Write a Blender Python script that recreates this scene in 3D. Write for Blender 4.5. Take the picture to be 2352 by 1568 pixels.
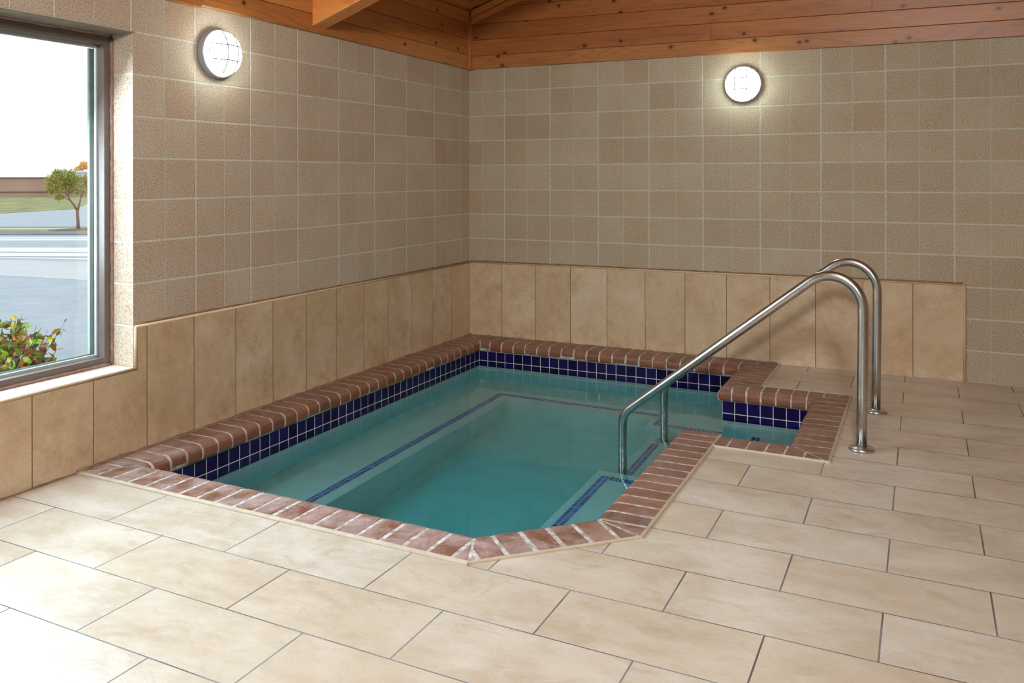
import bpy, bmesh, math, random
from mathutils import Vector, Matrix
PI = math.pi
random.seed(7)
for o in list(bpy.data.objects): bpy.data.objects.remove(o)
S = bpy.context.scene
C = S.collection

# ------------------------------------------------------------------ camera
F_PX, PX0, PY0 = 1950.8, 1134.35, 403.28
YAW, ROLL = 0.4689, -0.0017
CAM = Vector((3.4098, -6.2699, 1.333))
fw = Vector((-math.sin(YAW), math.cos(YAW), 0)); rt = Vector((math.cos(YAW), math.sin(YAW), 0)); up = Vector((0, 0, 1))
rt3 = rt*math.cos(ROLL) + up*math.sin(ROLL); up3 = up*math.cos(ROLL) - rt*math.sin(ROLL)
cd = bpy.data.cameras.new('camera'); cam = bpy.data.objects.new('camera', cd); C.objects.link(cam)
M = Matrix((rt3, up3, -fw)).transposed().to_4x4(); M.translation = CAM
cam.matrix_world = M
cd.sensor_width = 36; cd.sensor_fit = 'HORIZONTAL'; cd.lens = F_PX/2352*36
cd.shift_x = (1176-PX0)/2352; cd.shift_y = -(784-PY0)/2352
cd.clip_start = 0.05; cd.clip_end = 1000
S.camera = cam

# ------------------------------------------------------------------ light
S.view_settings.view_transform = 'Standard'; S.view_settings.look = 'None'
S.view_settings.gamma = 1; S.view_settings.exposure = 0.0
w = bpy.data.worlds.new('sky'); S.world = w; w.use_nodes = True
nt = w.node_tree; nt.nodes.clear()
wo = nt.nodes.new('ShaderNodeOutputWorld'); bg = nt.nodes.new('ShaderNodeBackground')
tc = nt.nodes.new('ShaderNodeTexCoord'); sx = nt.nodes.new('ShaderNodeSeparateXYZ'); cr = nt.nodes.new('ShaderNodeValToRGB')
nt.links.new(tc.outputs['Generated'], sx.inputs[0]); nt.links.new(sx.outputs[2], cr.inputs[0])
cr.color_ramp.elements[0].position = 0.0; cr.color_ramp.elements[0].color = (0.98, 0.985, 1.0, 1)
cr.color_ramp.elements[1].position = 0.5; cr.color_ramp.elements[1].color = (0.84, 0.92, 1.0, 1)
nt.links.new(cr.outputs[0], bg.inputs[0]); nt.links.new(bg.outputs[0], wo.inputs[0])
bg.inputs[1].default_value = 2.0

def area(name, loc, target, sx_, sy_, power, col, spread=PI):
    l = bpy.data.lights.new(name, 'AREA'); l.shape = 'RECTANGLE'; l.size = sx_; l.size_y = sy_; l.energy = power; l.color = col; l.spread = spread
    o = bpy.data.objects.new(name, l); C.objects.link(o); o.location = loc
    d = Vector(target)-Vector(loc); o.rotation_euler = d.to_track_quat('-Z', 'Y').to_euler()
    return o
# ceiling lamp behind the camera, added overhead fill light and daylight falling in through the long window
area('ceiling_lamp_rear', (3.9, -7.9, 2.95), (1.3, -2.0, 0.3), 0.5, 0.5, 88, (1.0, 0.98, 0.95), 1.9)
area('fill_light_middle', (3.3, -4.2, 3.55), (3.0, -3.9, 0), 1.6, 1.6, 18, (1.0, 0.98, 0.95))  # unseen fill light, added for general brightness
area('window_daylight', (-0.45, -4.45, 1.45), (1.5, -4.6, 0.0), 1.75, 1.5, 160, (0.66, 0.83, 1.0))

# ------------------------------------------------------------------ node helpers
class NM:
    def __init__(s, name):
        s.m = bpy.data.materials.new(name); s.m.use_nodes = True; s.t = s.m.node_tree; s.t.nodes.clear()
        s.out = s.n('ShaderNodeOutputMaterial')
    def n(s, t): return s.t.nodes.new(t)
    def l(s, a, b): s.t.links.new(a, b)
    def put(s, inp, v):
        if v is None: return
        if hasattr(v, 'links') or isinstance(v, bpy.types.NodeSocket): s.l(v, inp)
        elif isinstance(v, (tuple, list)) and len(v) == 3 and inp.type == 'RGBA': inp.default_value = (*v, 1)
        else: inp.default_value = v
    def co(s, kind='Object'): return s.n('ShaderNodeTexCoord').outputs[kind]
    def sep(s, v):
        n = s.n('ShaderNodeSeparateXYZ'); s.l(v, n.inputs[0]); return n.outputs
    def comb(s, x=0., y=0., z=0.):
        n = s.n('ShaderNodeCombineXYZ')
        for i, v in enumerate((x, y, z)): s.put(n.inputs[i], v)
        return n.outputs[0]
    def ma(s, op, a, b=None, c=None):
        n = s.n('ShaderNodeMath'); n.operation = op
        for i, v in enumerate((a, b, c)): s.put(n.inputs[i], v)
        return n.outputs[0]
    def vm(s, op, a, b=None):
        n = s.n('ShaderNodeVectorMath'); n.operation = op
        s.put(n.inputs[0], a); s.put(n.inputs[1], b); return n.outputs[0]
    def noise(s, vec, scale, detail=3, rough=0.5, dist=0., out='Fac'):
        n = s.n('ShaderNodeTexNoise'); s.put(n.inputs['Vector'], vec); s.put(n.inputs['Scale'], scale)
        n.inputs['Detail'].default_value = detail; n.inputs['Roughness'].default_value = rough; n.inputs['Distortion'].default_value = dist
        return n.outputs[out]
    def voro(s, vec, scale, feat='F1', out='Distance', rnd=1.):
        n = s.n('ShaderNodeTexVoronoi'); n.feature = feat; s.put(n.inputs['Vector'], vec); n.inputs['Scale'].default_value = scale
        n.inputs['Randomness'].default_value = rnd
        return n.outputs[out]
    def white(s, vec, out='Value'):
        n = s.n('ShaderNodeTexWhiteNoise'); s.put(n.inputs['Vector'], vec); return n.outputs[out]
    def mr(s, v, a, b, c=0., d=1., smooth=False):
        n = s.n('ShaderNodeMapRange')
        if smooth: n.interpolation_type = 'SMOOTHSTEP'
        s.put(n.inputs[0], v)
        for i, x in enumerate((a, b, c, d)): s.put(n.inputs[i+1], x)
        return n.outputs[0]
    def mix(s, f, a, b, mode='MIX'):
        n = s.n('ShaderNodeMix'); n.data_type = 'RGBA'; n.blend_type = mode
        s.put(n.inputs[0], f); s.put(n.inputs[6], a); s.put(n.inputs[7], b); return n.outputs[2]
    def ramp(s, v, pts):
        n = s.n('ShaderNodeValToRGB'); s.put(n.inputs[0], v); e = n.color_ramp.elements
        while len(e) < len(pts): e.new(0.5)
        for el, (p, c) in zip(e, pts): el.position = p; el.color = (*c, 1)
        return n.outputs[0]
    def bump(s, h, strength=0.5, dist=0.01, nrm=None):
        n = s.n('ShaderNodeBump'); s.put(n.inputs['Height'], h); n.inputs['Strength'].default_value = strength; n.inputs['Distance'].default_value = dist
        if nrm is not None: s.l(nrm, n.inputs['Normal'])
        return n.outputs[0]
    def island(s): return s.n('ShaderNodeNewGeometry').outputs['Random Per Island']
    def bsdf(s, col, rough=0.5, metal=0., spec=0.5, nrm=None, coat=None, emis=None, estr=0.):
        p = s.n('ShaderNodeBsdfPrincipled')
        s.put(p.inputs['Base Color'], col); s.put(p.inputs['Roughness'], rough); s.put(p.inputs['Metallic'], metal)
        s.put(p.inputs['Specular IOR Level'], spec)
        if nrm is not None: s.l(nrm, p.inputs['Normal'])
        if coat is not None: p.inputs['Coat Weight'].default_value = coat; p.inputs['Coat Roughness'].default_value = 0.1
        if emis is not None: s.put(p.inputs['Emission Color'], emis); s.put(p.inputs['Emission Strength'], estr)
        s.l(p.outputs[0], s.out.inputs[0]); return s.m

def srgb(r, g, b):
    f = lambda c: (c/255/12.92 if c/255 <= 0.04045 else ((c/255+0.055)/1.055)**2.4)
    return (f(r), f(g), f(b))
def simple(name, col, rough=0.5, metal=0., var=0.12, scale=20., bump=0., spec=0.5):
    m = NM(name); v = m.noise(m.co(), scale, 4)
    c = m.mix(m.mr(v, 0.3, 0.7), tuple(x*(1-var) for x in col), tuple(min(1, x*(1+var)) for x in col))
    nr = m.bump(m.noise(m.co(), scale*4, 3), bump, 0.003) if bump else None
    return m.bsdf(c, rough, metal, spec, nr)

CELL = 0.2032; ROW0 = 0.6085
def block_mat(name, axis, off, odd, sign=1, tint=(1, 1, 1)):
    m = NM(name); p = m.co(); x, y, z = m.sep(p)
    a = x if axis == 'x' else y
    U = m.ma('DIVIDE', m.ma('MULTIPLY', m.ma('SUBTRACT', a, off), float(sign)), CELL)
    V = m.ma('DIVIDE', m.ma('SUBTRACT', z, ROW0), CELL)
    wob = m.ma('MULTIPLY', m.ma('SUBTRACT', m.noise(p, 9, 3), 0.5), 0.010)
    rU = m.ma('ROUND', U); rV = m.ma('ROUND', V)
    dU = m.ma('MULTIPLY', m.ma('ABSOLUTE', m.ma('SUBTRACT', U, rU)), CELL)
    dV = m.ma('MULTIPLY', m.ma('ABSOLUTE', m.ma('SUBTRACT', V, rV)), CELL)
    dV = m.ma('ADD', dV, m.ma('MULTIPLY', wob, 0.45))
    bold = m.ma('PINGPONG', rU, 1.0)            # 1 for odd lines
    if not odd: bold = m.ma('SUBTRACT', 1.0, bold)
    wU = m.ma('MULTIPLY_ADD', bold, 0.0022, 0.0025)
    jU = m.mr(m.ma('SUBTRACT', dU, wU), -0.001, 0.002, 1, 0)
    jV = m.mr(m.ma('SUBTRACT', dV, 0.0045), -0.001, 0.0022, 1, 0)
    j = m.ma('MAXIMUM', m.ma('MULTIPLY', jU, m.ma('MULTIPLY_ADD', bold, 0.35, 0.55)), m.ma('MULTIPLY', jV, 0.9))
    # some block faces read as one smooth unit with a faint score
    cell = m.comb(m.ma('FLOOR', U), m.ma('FLOOR', V), 1.3)
    unit = m.comb(m.ma('FLOOR', m.ma('MULTIPLY', m.ma('ADD', U, 1.0 if odd else 0.0), 0.5)), m.ma('FLOOR', V), 5.1)
    r1 = m.white(unit); r2 = m.white(cell)
    base = m.mix(m.mr(r1, 0, 1), srgb(184, 170, 154), srgb(172, 154, 138))
    base = m.mix(m.ma('MULTIPLY', r2, 0.35), base, srgb(196, 180, 160))
    base = m.mix(m.mr(m.white(m.vm('ADD', cell, (3., 8., 2.))), 0.88, 0.97, 0, 0.3), base, srgb(172, 128, 92))
    base = m.mix(m.mr(m.noise(p, 3.2, 3), 0.35, 0.75, 0, 0.45), base, srgb(166, 140, 112))
    sp = m.noise(p, 150, 4, 0.75); sp2 = m.noise(m.vm('ADD', p, (3, 7, 1)), 135, 4, 0.75)
    base = m.mix(m.mr(sp, 0.50, 0.68, 0, 0.95), base, srgb(96, 76, 58))
    base = m.mix(m.mr(sp2, 0.50, 0.70, 0, 0.85), base, srgb(216, 202, 180))
    mort = m.mix(m.mr(m.noise(p, 60, 2), 0.3, 0.7), srgb(178, 178, 168), srgb(204, 203, 194))
    col = m.mix(j, base, mort)
    col = m.mix(1.0, col, tint, 'MULTIPLY')
    h = m.ma('SUBTRACT', m.ma('MULTIPLY', m.ma('SUBTRACT', sp2, m.ma('MULTIPLY', sp, 0.8)), 0.45), m.ma('MULTIPLY', j, 0.7))
    return m.bsdf(col, 0.8, 0, 0.25, m.bump(h, 0.6, 0.006))

def stone_cols(m, p, rnd, dark, mid, light, scale=1.0, cont=1.0):
    q = m.vm('ADD', p, m.vm('SCALE', rnd, None) if False else m.vm('MULTIPLY', rnd, (13., 17., 11.)))
    n1 = m.noise(q, 2.6*scale, 6, 0.62, 0.6); n2 = m.noise(q, 9*scale, 5, 0.7, 0.3); n3 = m.noise(q, 45*scale, 3, 0.7)
    c = m.ramp(m.ma('ADD', m.ma('MULTIPLY', n1, 0.7*cont), m.ma('MULTIPLY_ADD', n2, 0.3, 0.35*(1-cont)*2)), [(0.30, dark), (0.48, mid), (0.66, light)])
    n4 = m.noise(q, 15*scale, 8, 0.78, 0.5); n5 = m.noise(m.vm('ADD', q, (4., 2., 8.)), 120*scale, 3, 0.7)
    c = m.mix(m.mr(n4, 0.50, 0.62, 0, 0.52), c, light)
    c = m.mix(m.mr(m.noise(m.vm('ADD', q, (9., 1., 5.)), 7*scale, 8, 0.75, 0.8), 0.53, 0.66, 0, 0.52), c, dark)
    c = m.mix(m.mr(n5, 0.50, 0.75, 0, 0.35), c, dark); c = m.mix(m.mr(n3, 0.52, 0.75, 0, 0.3), c, light)
    return c, n2

def wains_mat(name, axis, off, pitch, sign):
    m = NM(name); p = m.co(); x, y, z = m.sep(p); a = x if axis == 'x' else y
    U = m.ma('DIVIDE', m.ma('MULTIPLY', m.ma('SUBTRACT', a, off), float(sign)), pitch)
    rU = m.ma('ROUND', U); d = m.ma('MULTIPLY', m.ma('ABSOLUTE', m.ma('SUBTRACT', U, rU)), pitch)
    j = m.mr(d, 0.0012, 0.0022, 1, 0)
    rnd = m.white(m.comb(m.ma('FLOOR', U), 3.3, 1.7), 'Color')
    c, n2 = stone_cols(m, p, rnd, srgb(170, 141, 108), srgb(200, 173, 140), srgb(218, 200, 172))
    v = m.white(m.comb(m.ma('FLOOR', U), 8.3, 0.7))
    c = m.mix(m.ma('MULTIPLY', v, 0.35), c, srgb(180, 146, 108))
    low = m.ma('MULTIPLY', m.mr(z, 0.0, 0.12, 1, 0), m.mr(m.noise(p, 22, 4), 0.45, 0.65))
    c = m.mix(m.ma('MULTIPLY', low, 0.35), c, srgb(224, 212, 190))
    c = m.mix(j, c, srgb(92, 68, 48))
    return m.bsdf(c, 0.42, 0, 0.4, m.bump(m.ma('SUBTRACT', m.ma('MULTIPLY', n2, 0.06), j), 0.5, 0.003))

FY0, FP, FX0, FQ = -3.7214, 0.29422, 0.5876, 0.30096
def floor_mat():
    m = NM('floor_tile'); p = m.co(); x, y, z = m.sep(p)
    V = m.ma('DIVIDE', m.ma('SUBTRACT', y, FY0), FP); row = m.ma('FLOOR', V)
    par = m.ma('PINGPONG', row, 1.0)               # odd rows shift by half a tile
    U = m.ma('SUBTRACT', m.ma('DIVIDE', m.ma('SUBTRACT', x, FX0), 2*FQ), m.ma('MULTIPLY', m.ma('SUBTRACT', 1.0, par), 0.5))
    rU = m.ma('ROUND', U); rV = m.ma('ROUND', V)
    dU = m.ma('MULTIPLY', m.ma('ABSOLUTE', m.ma('SUBTRACT', U, rU)), 2*FQ)
    dV = m.ma('MULTIPLY', m.ma('ABSOLUTE', m.ma('SUBTRACT', V, rV)), FP)
    j = m.ma('MAXIMUM', m.mr(dU, 0.0020, 0.0030, 1, 0), m.mr(dV, 0.0017, 0.0027, 1, 0))
    cell = m.comb(m.ma('FLOOR', U), row, 2.2)
    rnd = m.white(cell, 'Color'); v = m.white(m.vm('ADD', cell, (5., 1., 9.)))
    ps = m.vm('MULTIPLY', p, (0.7, 1.25, 1.))
    c, n2 = stone_cols(m, ps, rnd, srgb(164, 144, 120), srgb(190, 175, 153), srgb(210, 201, 187), 1.0, 0.9)
    c = m.mix(m.ma('MULTIPLY', v, 0.35), c, srgb(196, 172, 142))
    g = m.mix(m.mr(m.noise(p, 3, 2), 0.4, 0.6), srgb(92, 84, 78), srgb(128, 128, 130))
    c = m.mix(j, c, g)
    ro = m.ma('ADD', m.ma('MULTIPLY', n2, 0.12), 0.27)
    return m.bsdf(c, m.ma('MAXIMUM', ro, m.ma('MULTIPLY', j, 0.8)), 0, 0.5, m.bump(m.ma('SUBTRACT', m.ma('MULTIPLY', n2, 0.05), j), 0.5, 0.003))

def wood_mat(name, axis, dark, mid, light, knots=True):
    m = NM(name); p = m.co(); isl = m.island()
    sc = {'x': (0.12, 1, 1), 'y': (1, 0.12, 1), 'z': (1, 1, 0.12)}[axis]
    q = m.vm('ADD', m.vm('MULTIPLY', p, sc), m.comb(m.ma('MULTIPLY', isl, 37.), m.ma('MULTIPLY', isl, 19.), m.ma('MULTIPLY', isl, 11.)))
    warp = m.noise(m.vm('MULTIPLY', q, (0.55, 0.55, 1.)) , 7, 2, 0.5, 0.2)
    ring = m.ma('FRACT', m.ma('MULTIPLY', warp, 17.))
    ring = m.ma('ABSOLUTE', m.ma('SUBTRACT', ring, 0.5))
    fine = m.noise(m.vm('MULTIPLY', q, (1., 1., 1.)), 70, 4, 0.7)
    c = m.ramp(m.noise(q, 3, 3), [(0.3, dark), (0.5, mid), (0.72, light)])
    c = m.mix(m.mr(isl, 0, 1, 0, 0.5), c, dark)
    c = m.mix(m.mr(ring, 0.0, 0.22, 0.38, 0), c, tuple(k*0.5 for k in dark))
    c = m.mix(m.mr(fine, 0.5, 0.75, 0, 0.35), c, tuple(k*0.6 for k in dark))
    if knots:
        kq = m.vm('ADD', m.vm('MULTIPLY', p, {'x': (0.8, 0.0, 1), 'y': (0., 0.8, 1), 'z': (1, 0., 0.8)}[axis]), m.comb(0., 0., m.ma('MULTIPLY', isl, 9.)))
        vz = m.n('ShaderNodeTexVoronoi'); vz.voronoi_dimensions = '2D'; kx, ky, kz = m.sep(kq); m.l(m.comb(m.ma('ADD', kx, ky), kz, 0.), vz.inputs['Vector']); vz.inputs['Scale'].default_value = 4.2
        kd = m.ma('ADD', vz.outputs['Distance'], m.ma('MULTIPLY', m.ma('SUBTRACT', m.noise(p, 30, 2), 0.5), 0.03))
        c = m.mix(m.mr(kd, 0.04, 0.13, 0.6, 0), c, tuple(k*0.8 for k in dark))
        c = m.mix(m.mr(kd, 0.040, 0.055, 0.85, 0), c, srgb(58, 24, 14))
    return m.bsdf(c, 0.38, 0, 0.45, m.bump(m.ma('MULTIPLY', fine, 0.4), 0.25, 0.002))

def brick_mat():
    m = NM('terracotta_brick'); p = m.co(); isl = m.island(); x, y, z = m.sep(p)
    q = m.vm('ADD', p, m.comb(m.ma('MULTIPLY', isl, 9.), m.ma('MULTIPLY', isl, 5.), 0.))
    c = m.ramp(isl, [(0.0, srgb(106, 68, 44)), (0.35, srgb(134, 88, 58)), (0.65, srgb(126, 76, 50)), (1.0, srgb(150, 92, 62))])
    c = m.mix(m.mr(m.noise(q, 12, 5, 0.65), 0.35, 0.7, 0, 0.5), c, srgb(112, 62, 44))
    # lime film left by splashed water: heaviest along the bather side of the deck (wear of its own shape)
    c = m.mix(m.ma('MULTIPLY', m.mr(z, -0.012, 0.003, 0, 0.75), m.mr(m.noise(q, 16, 5, 0.75), 0.36, 0.66)), c, srgb(122, 98, 82))
    film = m.ma('MULTIPLY', m.mr(m.noise(q, 7, 5, 0.7, 0.4), 0.38, 0.72), m.mr(z, -0.03, 0.004, 0.15, 1.0))
    front = m.mr(y, -3.0, -3.5, 0.22, 0.75)
    c = m.mix(m.ma('MULTIPLY', film, front), c, srgb(204, 184, 180))
    gr = m.noise(q, 90, 3)
    c = m.mix(m.mr(gr, 0.55, 0.8, 0, 0.3), c, srgb(196, 160, 140))
    return m.bsdf(c, m.mr(m.noise(q, 14, 3), 0.3, 0.7, 0.32, 0.55), 0, 0.5, m.bump(gr, 0.25, 0.002))

def mortar_mat():
    m = NM('white_mortar'); p = m.co()
    c = m.mix(m.mr(m.noise(p, 30, 5, 0.7), 0.4, 0.66), srgb(158, 146, 134), srgb(224, 222, 218))
    c = m.mix(m.mr(m.noise(p, 120, 3), 0.52, 0.8, 0, 0.5), c, srgb(96, 84, 74))
    return m.bsdf(c, 0.85, 0, 0.3, m.bump(m.noise(p, 90, 4), 0.6, 0.004))

def navy_mat():
    m = NM('navy_glazed_tile'); p = m.co('UV'); u, v, _ = m.sep(p)
    rU = m.ma('ROUND', u); rV = m.ma('ROUND', v)
    dU = m.ma('MULTIPLY', m.ma('ABSOLUTE', m.ma('SUBTRACT', u, rU)), 0.077)
    dV = m.ma('MULTIPLY', m.ma('ABSOLUTE', m.ma('SUBTRACT', v, rV)), 0.077)
    j = m.ma('MAXIMUM', m.mr(dU, 0.0018, 0.0026, 1, 0), m.mr(dV, 0.0018, 0.0026, 1, 0))
    r = m.white(m.comb(m.ma('FLOOR', u), m.ma('FLOOR', v), 0.5))
    c = m.mix(r, srgb(20, 14, 52), srgb(34, 24, 82))
    c = m.mix(j, c, srgb(206, 210, 208))
    tilt = m.noise(m.co(), 25, 2)
    return m.bsdf(c, m.ma('MULTIPLY_ADD', j, 0.6, 0.06), 0, 0.18, m.bump(m.ma('ADD', m.ma('MULTIPLY', j, -1.), m.ma('MULTIPLY', tilt, 0.03)), 0.5, 0.002))

def mosaic_mat():
    m = NM('blue_mosaic_tile'); isl = m.island()
    c = m.ramp(isl, [(0, srgb(36, 70, 140)), (0.5, srgb(44, 104, 190)), (0.85, srgb(70, 136, 210)), (1, srgb(40, 60, 120))])
    return m.bsdf(c, 0.15, 0, 0.5)

def water_mat():
    m = NM('spa_water'); p = m.co()
    n1 = m.noise(m.vm('MULTIPLY', p, (1., 1.6, 1.)), 5, 3, 0.5, 0.4); n2 = m.noise(p, 26, 2, 0.5)
    h = m.ma('ADD', n1, m.ma('MULTIPLY', n2, 0.12))
    nr = m.bump(h, 0.035, 0.02)
    g = m.n('ShaderNodeBsdfGlass'); g.inputs['IOR'].default_value = 1.33; g.inputs['Roughness'].default_value = 0.0
    g.inputs['Color'].default_value = (1, 1, 1, 1); m.l(nr, g.inputs['Normal'])
    m.l(g.outputs[0], m.out.inputs[0])
    va = m.n('ShaderNodeVolumeAbsorption'); va.inputs['Color'].default_value = (0.0, 0.915, 0.972, 1); va.inputs['Density'].default_value = 1.05
    m.l(va.outputs[0], m.out.inputs['Volume'])
    return m.m

def steel_mat():
    m = NM('brushed_stainless_steel'); p = m.co()
    c = m.mix(m.mr(m.noise(p, 12, 4), 0.3, 0.7), (0.50, 0.49, 0.46), (0.60, 0.59, 0.57))
    r = m.mr(m.noise(p, 9, 2), 0.3, 0.7, 0.24, 0.31)
    return m.bsdf(c, r, 1.0, 0.5)

def glass_mat():
    m = NM('window_glass')
    fr = m.n('ShaderNodeFresnel'); fr.inputs[0].default_value = 1.45
    t = m.n('ShaderNodeBsdfTransparent'); t.inputs[0].default_value = (0.96, 0.98, 0.97, 1)
    g = m.n('ShaderNodeBsdfGlossy'); g.inputs['Roughness'].default_value = 0.0
    x = m.n('ShaderNodeMixShader'); m.l(m.ma('MULTIPLY', fr.outputs[0], 0.6), x.inputs[0]); m.l(t.outputs[0], x.inputs[1]); m.l(g.outputs[0], x.inputs[2])
    m.l(x.outputs[0], m.out.inputs[0]); return m.m

def leaf_mat(name, cols, rough=0.5):
    m = NM(name); isl = m.island(); n = len(cols)-1
    c = m.ramp(isl, [(i/n, c) for i, c in enumerate(cols)])
    p = m.n('ShaderNodeBsdfPrincipled'); m.put(p.inputs['Base Color'], c); p.inputs['Roughness'].default_value = rough
    t = m.n('ShaderNodeBsdfTranslucent'); m.put(t.inputs[0], c)
    x = m.n('ShaderNodeMixShader'); x.inputs[0].default_value = 0.35; m.l(p.outputs[0], x.inputs[1]); m.l(t.outputs[0], x.inputs[2])
    m.l(x.outputs[0], m.out.inputs[0]); return m.m

MAT = {}
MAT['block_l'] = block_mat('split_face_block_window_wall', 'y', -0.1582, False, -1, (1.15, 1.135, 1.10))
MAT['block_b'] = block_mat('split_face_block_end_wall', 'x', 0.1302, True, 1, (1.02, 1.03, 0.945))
MAT['wains_l'] = wains_mat('beige_wall_tile_window_side', 'y', -0.0185, 0.3007, -1)
MAT['wains_b'] = wains_mat('beige_wall_tile_end_side', 'x', 0.007, 0.3032, 1)
MAT['floor'] = floor_mat()
MAT['trim'] = simple('beige_tile_trim', srgb(205, 178, 140), 0.45)
MAT['trim_floor'] = simple('pale_edge_strip', srgb(192, 178, 156), 0.45, var=0.1)
MAT['wood_x'] = wood_mat('cedar_board_end_wall', 'x', srgb(150, 88, 42), srgb(180, 112, 56), srgb(200, 138, 78))
MAT['wood_y'] = wood_mat('cedar_board_window_wall', 'y', srgb(166, 100, 46), srgb(198, 130, 66), srgb(216, 156, 92))
MAT['wood_z'] = wood_mat('cedar_corner_board', 'z', srgb(150, 82, 36), srgb(180, 106, 50), srgb(200, 130, 68), False)
MAT['wood_lit'] = wood_mat('cedar_lit_tone', 'x', srgb(214, 128, 60), srgb(228, 150, 80), srgb(238, 176, 110), False)  # brighter cedar: light on the rafter is put into the colour
MAT['brick'] = brick_mat(); MAT['mortar'] = mortar_mat(); MAT['navy'] = navy_mat(); MAT['mosaic'] = mosaic_mat()
MAT['plaster'] = simple('pool_plaster', (0.70, 0.72, 0.69), 0.7, var=0.06, scale=6, bump=0.2)
MAT['water'] = water_mat(); MAT['steel'] = steel_mat(); MAT['glass'] = glass_mat()
MAT['bronze'] = simple('bronze_window_frame', srgb(104, 92, 84), 0.4, 0.0, var=0.08)
MAT['alu'] = simple('satin_glazing_bead', srgb(205, 212, 220), 0.3, 0.5, var=0.03)
MAT['caulk'] = simple('reddish_brown_sealant', srgb(138, 106, 94), 0.6, var=0.25, scale=40, bump=0.5)
MAT['lintel'] = simple('steel_lintel', srgb(140, 128, 108), 0.5, 0.2, var=0.2, scale=12)
MAT['bead'] = simple('wall_joint_sealant', srgb(140, 112, 88), 0.7, var=0.35, scale=25, bump=0.6)
MAT['grey'] = simple('grey_lamp_body', srgb(150, 152, 158), 0.45, 0.2, var=0.04)
MAT['wire'] = simple('lamp_guard_wire', srgb(84, 74, 62), 0.5, 0.3, var=0.2)
lm = NM('lit_opal_lamp_glass'); MAT['lamp'] = lm.bsdf((0.9, 0.9, 0.9), 0.3, emis=(0.86, 1.0, 0.97), estr=27.0)
MAT['plain'] = simple('painted_block', srgb(176, 158, 134), 0.8)

# ------------------------------------------------------------------ mesh helpers
def link(name, me, mat, parent=None, smooth=False):
    o = bpy.data.objects.new(name, me); C.objects.link(o)
    if mat is not None: me.materials.append(mat)
    if smooth:
        for f in me.polygons: f.use_smooth = True
    if parent is not None: o.parent = parent
    return o
def obj(name, bm, mat, parent=None, smooth=False, fix=True):
    if fix: bmesh.ops.recalc_face_normals(bm, faces=bm.faces)
    me = bpy.data.meshes.new(name); bm.to_mesh(me); bm.free(); return link(name, me, mat, parent, smooth)
def box(bm, x0, x1, y0, y1, z0, z1):
    vs = [bm.verts.new((x, y, z)) for z in (z0, z1) for x, y in ((x0, y0), (x1, y0), (x1, y1), (x0, y1))]
    for f in ((3, 2, 1, 0), (4, 5, 6, 7), (0, 1, 5, 4), (1, 2, 6, 5), (2, 3, 7, 6), (3, 0, 4, 7)): bm.faces.new([vs[i] for i in f])
    return vs
def prism(bm, pts, z0, z1):
    a = [bm.verts.new((x, y, z0)) for x, y in pts]; b = [bm.verts.new((x, y, z1)) for x, y in pts]; n = len(pts)
    bm.faces.new(a[::-1]); bm.faces.new(b)
    for i in range(n): bm.faces.new((a[i], a[(i+1) % n], b[(i+1) % n], b[i]))
def hull8(bm, lo, hi):      # 4 points + 4 points
    vs = [bm.verts.new(p) for p in list(lo)+list(hi)]
    for f in ((3, 2, 1, 0), (4, 5, 6, 7), (0, 1, 5, 4), (1, 2, 6, 5), (2, 3, 7, 6), (3, 0, 4, 7)): bm.faces.new([vs[i] for i in f])
def tube(bm, pts, r, seg=12, closed=False, caps=True):
    pts = [Vector(p) for p in pts]; n = len(pts); rings = []; prev = None
    rr = r if isinstance(r, (list, tuple)) else [r]*n
    for i, p in enumerate(pts):
        if closed: t = (pts[(i+1) % n]-pts[i-1])
        else: t = (pts[min(i+1, n-1)]-pts[max(i-1, 0)])
        t.normalize()
        if prev is None:
            a = Vector((0, 0, 1)) if abs(t.z) < 0.9 else Vector((1, 0, 0)); nn = t.cross(a).normalized()
        else: nn = (prev-t*prev.dot(t)).normalized()
        prev = nn; b = t.cross(nn)
        rings.append([bm.verts.new(p+(nn*math.cos(2*PI*k/seg)+b*math.sin(2*PI*k/seg))*rr[i]) for k in range(seg)])
    m = n if closed else n-1
    for i in range(m):
        A, B = rings[i], rings[(i+1) % n]
        for k in range(seg): bm.faces.new((A[k], A[(k+1) % seg], B[(k+1) % seg], B[k]))
    if caps and not closed: bm.faces.new(rings[0][::-1]); bm.faces.new(rings[-1])
def lathe(bm, prof, M4, seg=48):   # prof (r, h) along local +Z
    rings = []
    for r, h in prof:
        if r < 1e-6: rings.append([bm.verts.new(M4 @ Vector((0, 0, h)))])
        else: rings.append([bm.verts.new(M4 @ Vector((r*math.cos(2*PI*k/seg), r*math.sin(2*PI*k/seg), h))) for k in range(seg)])
    for A, B in zip(rings, rings[1:]):
        for k in range(seg):
            k2 = (k+1) % seg
            if len(A) == 1: bm.faces.new((A[0], B[k2], B[k]))
            elif len(B) == 1: bm.faces.new((A[k], A[k2], B[0]))
            else: bm.faces.new((A[k], A[k2], B[k2], B[k]))
def thing(name, label, cat, loc=(0, 0, 0), group=None, rot=None):
    o = bpy.data.objects.new(name, None); C.objects.link(o); o.location = loc; o.empty_display_size = 0.1
    o['label'] = label; o['category'] = cat
    if group: o['group'] = group
    if rot: o.rotation_euler = rot
    return o
def tag(o, label=None, cat=None, group=None, kind=None):
    if label: o['label'] = label
    if cat: o['category'] = cat
    if group: o['group'] = group
    if kind: o['kind'] = kind
    return o
def struct(o, label=None): return tag(o, label, kind='structure')

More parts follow.
